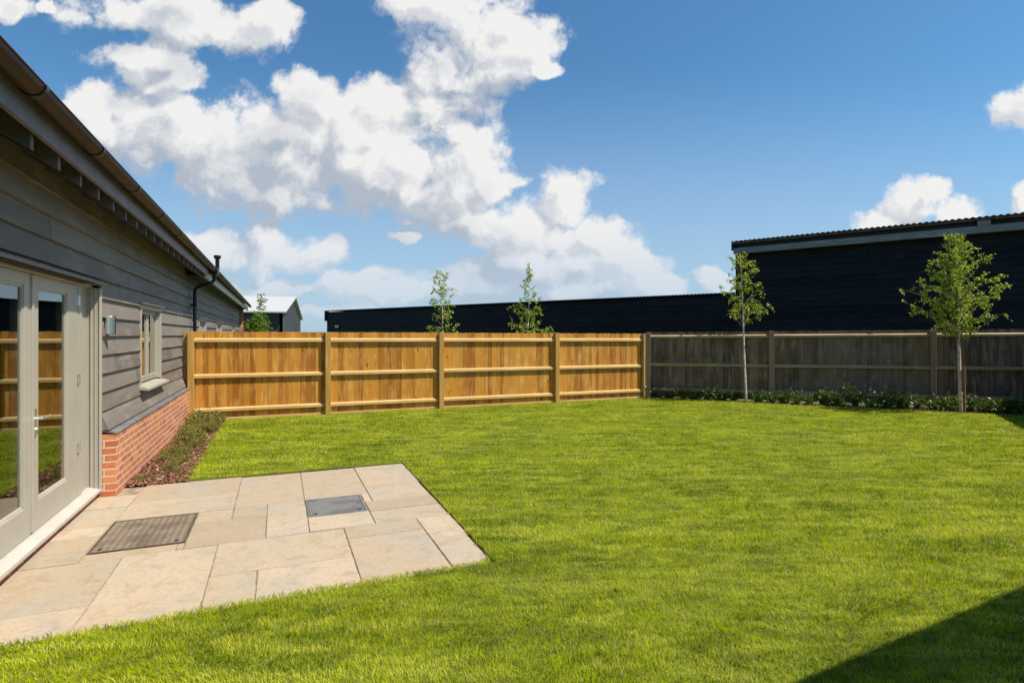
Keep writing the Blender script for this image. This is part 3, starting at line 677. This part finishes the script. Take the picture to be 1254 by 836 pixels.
# ------------------------------------------------------------------ leaves and trees
def leaves(mb, pts, size, asp=.7, hang=.5):
    for p in pts:
        d = Vector((rnd(-1,1), rnd(-1,1), rnd(-1,1)-hang)).normalized(); s = d.cross(Vector((rnd(-1,1),rnd(-1,1),rnd(-1,1)))).normalized(); nrm = d.cross(s)
        L_ = size*rnd(.65,1.2); w = L_*asp*.5; p = Vector(p); fold = nrm*w*.35
        mb.add([p, p+d*L_*.42+s*w+fold, p+d*L_, p+d*L_*.42-s*w+fold], [(0,1,2),(0,2,3)], random.random())
def birch(name, base, h, r0, env, nb, z0, seed, label, barkm, top=(0,0), leaf=.055, dens=60, splay=.55, second=None, gap=0.):
    random.seed(seed); e = empty(name, (base[0], base[1], 0)); tag(e, label, 'tree', 'young birch trees round the garden')
    tr = MB(); N = 12; ph = rnd(0,6)
    tp = []
    for i in range(N+1):
        f_ = i/N; tp.append(Vector((top[0]*f_**1.6+.018*math.sin(ph+f_*7), top[1]*f_**1.6+.018*math.cos(ph+f_*5), -.15+(h+.15)*f_)))
    tr.tube(tp, [r0*(1-.85*(i/N)) for i in range(N+1)], 10)
    tr.build('trunk', barkm, e, smooth=True)
    br = MB(); cr = MB()
    def at(z):
        f_ = max(0, min(.999, (z+.15)/(h+.15)))*N; i = int(f_); return tp[i].lerp(tp[i+1], f_-i)
    for k in range(nb):
        f_ = (k+rnd(0,.9))/nb; z = z0+(h*.985-z0)*f_**.9
        a_ = k*2.4+rnd(-.5,.5); p = at(z); Rm = env((z-z0)/(h-z0), a_)*rnd(.6, 1.08)
        if random.random() < gap: continue
        pts = [p]; d = Vector((math.cos(a_)*splay, math.sin(a_)*splay, rnd(.5,.95))).normalized(); n_ = 6
        q = p.copy()
        Ls = Rm/max(.3, math.hypot(d.x, d.y))*.9
        for s_ in range(n_):
            d = (d+Vector((rnd(-.18,.18), rnd(-.18,.18), rnd(-.22,.06)))).normalized(); q = q+d*Ls/n_; pts.append(q.copy())
        if q.z > h+.05: pts = [Vector((v.x, v.y, min(v.z, h-rnd(0,.2)))) for v in pts]
        br.tube(pts, [r0*.32*(1-f_*.6)*(1-i/(n_+1)*.85)+.0012 for i in range(n_+1)], 5)
        nt = max(3, int(Ls*9))
        for s_ in range(nt):
            u_ = rnd(.2, 1.0)*n_; i = min(int(u_), n_-1); b0 = pts[i].lerp(pts[i+1], u_-i)
            dd_ = Vector((rnd(-1,1), rnd(-1,1), rnd(-.7,.8))).normalized(); tl_ = rnd(.08,.24)*(1 if Rm > .3 else .7)
            b1 = b0+dd_*tl_*.6; b2 = b1+(dd_+Vector((0,0,-.5))).normalized()*tl_*.4
            br.tube([b0, b1, b2], [.0028, .002, .001], 3)
            nl = int(dens*tl_*rnd(.5,1.6))
            lp = [(b0.lerp(b1, rnd(.2,1)) if random.random() < .6 else b1.lerp(b2, random.random()))+Vector((rnd(-.03,.03),rnd(-.03,.03),rnd(-.03,.03))) for _ in range(nl)]
            leaves(cr, lp, leaf)
    br.build('branches', M['twig'], e); cr.build('crown', M['birch_leaf'], e)
    return e
birch('birch_tree', (10.76, 10.69), 3.72, .030, lambda f_, a_: (.62*(1-f_)**.75+.10)*(1.15 if math.cos(a_+.4) > .2 else .85), 40, 1.75, 11,
      'slender young birch with narrow airy crown standing in front of the gap between the barns', M['pale_bark'], top=(-.13,.05), leaf=.058, dens=52)
t4 = birch('birch_tree', (13.6, 7.47), 3.84, .042, lambda f_, a_: 0.88*(1-f_)**.85*min(1,.6+f_*3)+.08, 84, 1.45, 5,
      'bushier wide crowned birch nearest the right edge with a stake at its stem', M['bark'], top=(-.10,.06), leaf=.058, dens=66)
MB().tube([(.03,-.06,-.2),(.025,-.055,1.0)], .020, 10).build('stake', M['stake'], t4)
birch('birch_tree', (4.64, 16.48), 3.62, .026, lambda f_, a_: .50*(1-f_)**.35+.05, 46, 1.0, 21,
      'narrow young birch behind the orange fence, left of the two there', M['pale_bark'], top=(-.10,-.04), leaf=.060, dens=52, gap=.05)
birch('birch_tree', (7.35, 16.44), 3.98, .028, lambda f_, a_: .82*(1-f_)**1.1+.08, 46, 1.0, 33,
      'wider based young birch behind the orange fence, right of the two there', M['pale_bark'], top=(.16,.05), leaf=.060, dens=56, gap=.08)
# small round tree at the far end of the house
random.seed(3)
T5 = empty('garden_tree', (-.85, 29.2, 0)); tag(T5, 'small rounded leafy tree peeping over the fence beside the far end of the house', 'tree')
MB().tube([(0,0,-.1),(.02,0,1.2),(0,.02,2.8)], [.05,.04,.015], 8).build('trunk', M['twig'], T5)
cr = MB(); pts = []
for _ in range(60):
    v = Vector((random.gauss(0,1),random.gauss(0,1),random.gauss(0,1))).normalized()*rnd(.2,.62)**.8; c_ = Vector((v.x*.70,v.y*.7,2.05+v.z*.95))
    pts += [c_+Vector((random.gauss(0,.10),random.gauss(0,.10),random.gauss(0,.10))) for _ in range(34)]
pts += [Vector((.12+random.gauss(0,.09), random.gauss(0,.1), 2.9+rnd(0,.75))) for _ in range(160)]
leaves(cr, pts, .10, .7); cr.build('crown', M['round_leaf'], T5)

# ------------------------------------------------------------------ beds
random.seed(9)
tag(MB().add([(-1.58,7.44,.0),(-1.0,7.44,.0),(-.97,10,.0),(-1.0,12.5,.0),(-1.58,12.5,.0)], [(0,1,2,3,4)]).build('left_bed_soil', M['soil']), kind='structure')
q0 = EDGE0; q1 = EDGE0+ED*8.6
rb0 = RP0+Vector((.1,.05)); rb1 = RC+Vector((.1,.1))
tag(MB().add([(q0.x,q0.y,.0),(q1.x,q1.y,.0),(rb1.x,rb1.y,.0),(rb0.x,rb0.y,.0)], [(0,1,2,3)]).build('right_bed_soil', M['soil']), kind='structure')
def chips(n, sampler, name, size=(.02,.055)):
    mb = MB()
    for _ in range(n):
        x, y = sampler(); L_ = rnd(*size); w = L_*rnd(.25,.6); a_ = rnd(0,6.3); ti = rnd(-.5,.5); z = rnd(.004,.022)
        d = Vector((math.cos(a_)*math.cos(ti), math.sin(a_)*math.cos(ti), math.sin(ti))); s = Vector((-math.sin(a_), math.cos(a_), rnd(-.4,.4))).normalized(); n_ = d.cross(s)*.004
        p = Vector((x, y, z+abs(math.sin(ti))*L_*.4))
        c = [p-d*L_/2-s*w/2, p+d*L_/2-s*w/3, p+d*L_/2+s*w/2, p-d*L_/2+s*w/3]
        mb.add([v-n_ for v in c]+[v+n_ for v in c], [(0,3,2,1),(4,5,6,7),(0,1,5,4),(1,2,6,5),(2,3,7,6),(3,0,4,7)], random.random())
    o = mb.build(name, M['mulch']); tag(o, None, 'bark mulch', kind='stuff'); return o
o = chips(6500, lambda: (rnd(-1.56,-.96), 7.42+5.05*random.random()**1.25), 'bark_mulch'); o['label'] = 'brown bark chip mulch in the bed along the brick plinth'
def sb():
    t_ = rnd(0, 8.5); p = EDGE0+ED*t_-EDN*rnd(-.02, .35); return p.x, p.y
o = chips(4500, sb, 'bark_mulch'); o['label'] = 'brown bark chip mulch in the bed under the weathered fence'

def shrub_mesh(name, mat, h, r, ns, nl, size, asp=.5, spread=.8):
    mb = MB()
    st = MB()
    for _ in range(ns):
        a_ = rnd(0,6.28); d = Vector((math.cos(a_)*rnd(.1,spread), math.sin(a_)*rnd(.1,spread), 1)).normalized(); L_ = h*rnd(.6,1.1)
        p0 = Vector((rnd(-.3,.3)*r, rnd(-.3,.3)*r, 0)); p1 = p0+d*L_*.5; p2 = p1+(d+Vector((rnd(-.3,.3),rnd(-.3,.3),0))).normalized()*L_*.5
        st.tube([p0,p1,p2], [.004,.003,.0015], 4, rnd(0,1))
        pts = [(p0.lerp(p1, rnd(.3,1)) if random.random() < .5 else p1.lerp(p2, random.random()))+Vector((rnd(-1,1),rnd(-1,1),rnd(-.6,.6)))*.03 for _ in range(nl)]
        leaves(mb, pts, size, asp, hang=-.2)
    return mb, st
ORD = ['first','second','third','fourth','fifth','sixth','seventh','eighth','ninth','tenth','eleventh','twelfth','thirteenth','fourteenth']
def hedge_label(i, spots):
    k3 = sum(1 for q in spots if q[0] < 10.76); k4 = sum(1 for q in spots if q[0] < 13.6)
    if i < k3: return 'low glossy dark green shrub, %s along the fence row from the orange fence corner' % ORD[i]
    if i < k4: return 'low glossy dark green shrub, %s in the row right of the slender birch' % ORD[i-k3]
    return 'low glossy dark green shrub, %s in the row right of the bushy staked birch' % ORD[i-k4]
def shrub_set(kind, cat, leafm, variants, spots, label, group):
    meshes = []
    for v in variants:
        mb, st = shrub_mesh(kind, leafm, *v); a_ = mb.build('foliage', leafm); b_ = st.build('stems', M['twig']); meshes.append((a_, b_))
    used = set()
    for i, (x, y, s) in enumerate(spots):
        vi = i % len(variants); e = empty(kind, (x, y, 0), rnd(0, 6.28)); e.scale = (s, s, s*rnd(.85,1.15)); tag(e, hedge_label(i, spots), cat, group)
        for src in meshes[vi]:
            if vi in used: c = src.copy(); COL.objects.link(c)
            else: c = src
            c.parent = e
        used.add(vi)
spots = []
t_ = .25
while t_ < 8.4:
    p = EDGE0+ED*t_-EDN*(.18+.12*t_/8+rnd(-.05,.08)); 
    if min((p-Vector((10.76,10.69))).length, 9) > .16: spots.append((p.x, p.y, rnd(.85,1.3)))
    t_ += rnd(.24,.36)
shrub_set('laurel_shrub', 'shrub', M['laurel'], [(.40,.25,17,17,.085,.42,1.),(.34,.25,16,17,.09,.42,1.1),(.44,.2,15,17,.08,.42,.9),(.30,.25,16,16,.08,.45,1.2)], spots,
          'low glossy dark green shrub in the row under the weathered fence', 'low shrubs under the weathered fence')
spots = []
for k in range(60):
    f_ = (k/59); y = 7.62+4.7*f_**.85+rnd(-.08,.08); x = rnd(-1.48,-1.12) if f_ < .6 else rnd(-1.5,-1.02)
    spots.append((x, y, (.5+.8*f_)*rnd(.75,1.15)))
gm, gs = MB(), MB()
for x, y, sc in spots:
    for src, dst in zip(shrub_mesh('g', None, rnd(.18,.27), .2, 20, 17, rnd(.026,.036), .5, rnd(.9,1.3)), (gm, gs)):
        dst.add([(x+v[0]*sc, y+v[1]*sc, v[2]*sc) for v in src.v], src.f); dst.t[-len(src.t):] = src.t
gc = gm.build('ground_cover', M['bedleaf']); gs.build('stems', M['twig'], gc)
tag(gc, 'low olive and reddish ground cover plants along the brick plinth', 'ground cover', kind='stuff')

# ------------------------------------------------------------------ grass blades
def grass():
    ca, sa = math.cos(a), math.sin(a)
    cell = .5; X = []; Y = []; Wd_ = []; 
    for gx in np.arange(-1.8, 15.6, cell):
        for gy in np.arange(-.6, 12.5, cell):
            cx, cy = gx+cell/2, gy+cell/2; d = math.hypot(cx, cy); Z = cx*sa+cy*ca; Xc = cx*ca-cy*sa
            vis = Z > .4 and abs(Xc) < Z*.93+.9
            if not vis and d > 3.5 and cx > 12: continue
            base = 15000 if vis else 3500
            n = base*min(1, (3.4/max(d,.1))**1.25)
            n = int(n*cell*cell)
            X.append(gx+rng.random(n)*cell); Y.append(gy+rng.random(n)*cell); Wd_.append(np.full(n, (1 if vis else 1.8)*max(1, (d/3.4)**.62)))
    X = np.concatenate(X); Y = np.concatenate(Y); wd = np.concatenate(Wd_)
    jx = .012*np.sin(Y*23)+.01*np.sin(Y*61)+rng.normal(0,.008,len(X))
    patio = (X < 1.50+jx+.012*(Y-5)) & (Y > 3.87+.035*(X+1.7)*.8+jx) & (Y < 7.42+jx)
    bed = (X < -.985+jx*2) & (Y > 7.3)
    re = (X-EDGE0.x)*EDN.x+(Y-EDGE0.y)*EDN.y > jx
    rel = np.array([X-RC.x, Y-RC.y]); sN = (-SD.y, SD.x); side = (rel[0]*sN[0]+rel[1]*sN[1])
    sgn = 1 if ((0-RC.x)*sN[0]+(5-RC.y)*sN[1]) > 0 else -1
    ok = ~patio & ~bed & re & (side*sgn > .03) & (Y < 12.44) & (X > -1.72)
    X, Y, wd = X[ok], Y[ok], wd[ok]; n = len(X)
    # smooth height field: tufts and mower marks
    hf = 0
    for s_, am in ((1.3,.20),(3.1,.20),(7.3,.22),(15,.15)):
        for _ in range(3):
            th = rng.random()*6.28; hf = hf+am/1.7*np.sin(s_*(X*math.cos(th)*.8+Y*math.sin(th)*1.3)+rng.random()*6.28+1.3*np.sin(s_*.7*(X*math.sin(th)-Y*math.cos(th))))
    h = (.031+.010*hf)*(.6+.65*rng.random(n)); h = np.clip(h, .014, .065)
    az_ = rng.random(n)*6.2832; fz = rng.random(n)*6.2832
    bend = h*(.25+.75*rng.random(n)); w = .0017*wd*(.7+.6*rng.random(n))
    # clumps share a lean
    lx = .35*np.sin(2.2*X+1.7*np.sin(1.9*Y))+.3*np.sin(6.1*Y+2*np.sin(3*X)); ly = .35*np.sin(2.6*Y+1.1*X)+.3*np.sin(5.3*X+1.5*np.sin(4*Y))
    dx = np.cos(az_)*bend+lx*h*.45; dy = np.sin(az_)*bend+ly*h*.45
    wx, wy = np.cos(fz)*w, np.sin(fz)*w
    z0 = LZ-.006
    V = np.empty((n,5,3), np.float32)
    V[:,0] = np.stack([X-wx, Y-wy, np.full(n,z0)], 1); V[:,1] = np.stack([X+wx, Y+wy, np.full(n,z0)], 1)
    mx, my = X+dx*.35, Y+dy*.35
    V[:,2] = np.stack([mx+wx*.8, my+wy*.8, z0+h*.6], 1); V[:,3] = np.stack([mx-wx*.8, my-wy*.8, z0+h*.6], 1)
    V[:,4] = np.stack([X+dx, Y+dy, z0+h], 1)
    me = bpy.data.meshes.new('grass'); me.vertices.add(n*5); me.vertices.foreach_set('co', V.ravel())
    b = (np.arange(n)*5)[:,None]
    lo = (b+np.array([[0,1,2,3,3,2,4]])).ravel().astype(np.int32)
    me.loops.add(n*7); me.loops.foreach_set('vertex_index', lo)
    ls = ((np.arange(n)*7)[:,None]+np.array([[0,4]])).ravel().astype(np.int32)
    me.polygons.add(n*2); me.polygons.foreach_set('loop_start', ls)
    me.update(calc_edges=True)
    at = me.attributes.new('tone', 'FLOAT', 'POINT'); at.data.foreach_set('value', np.repeat(rng.random(n).astype(np.float32), 5))
    me.materials.append(M['grass']); o = bpy.data.objects.new('grass', me); COL.objects.link(o)
    tag(o, 'short bright green mown lawn grass covering the garden', 'grass', kind='stuff'); print('blades', n)
grass()
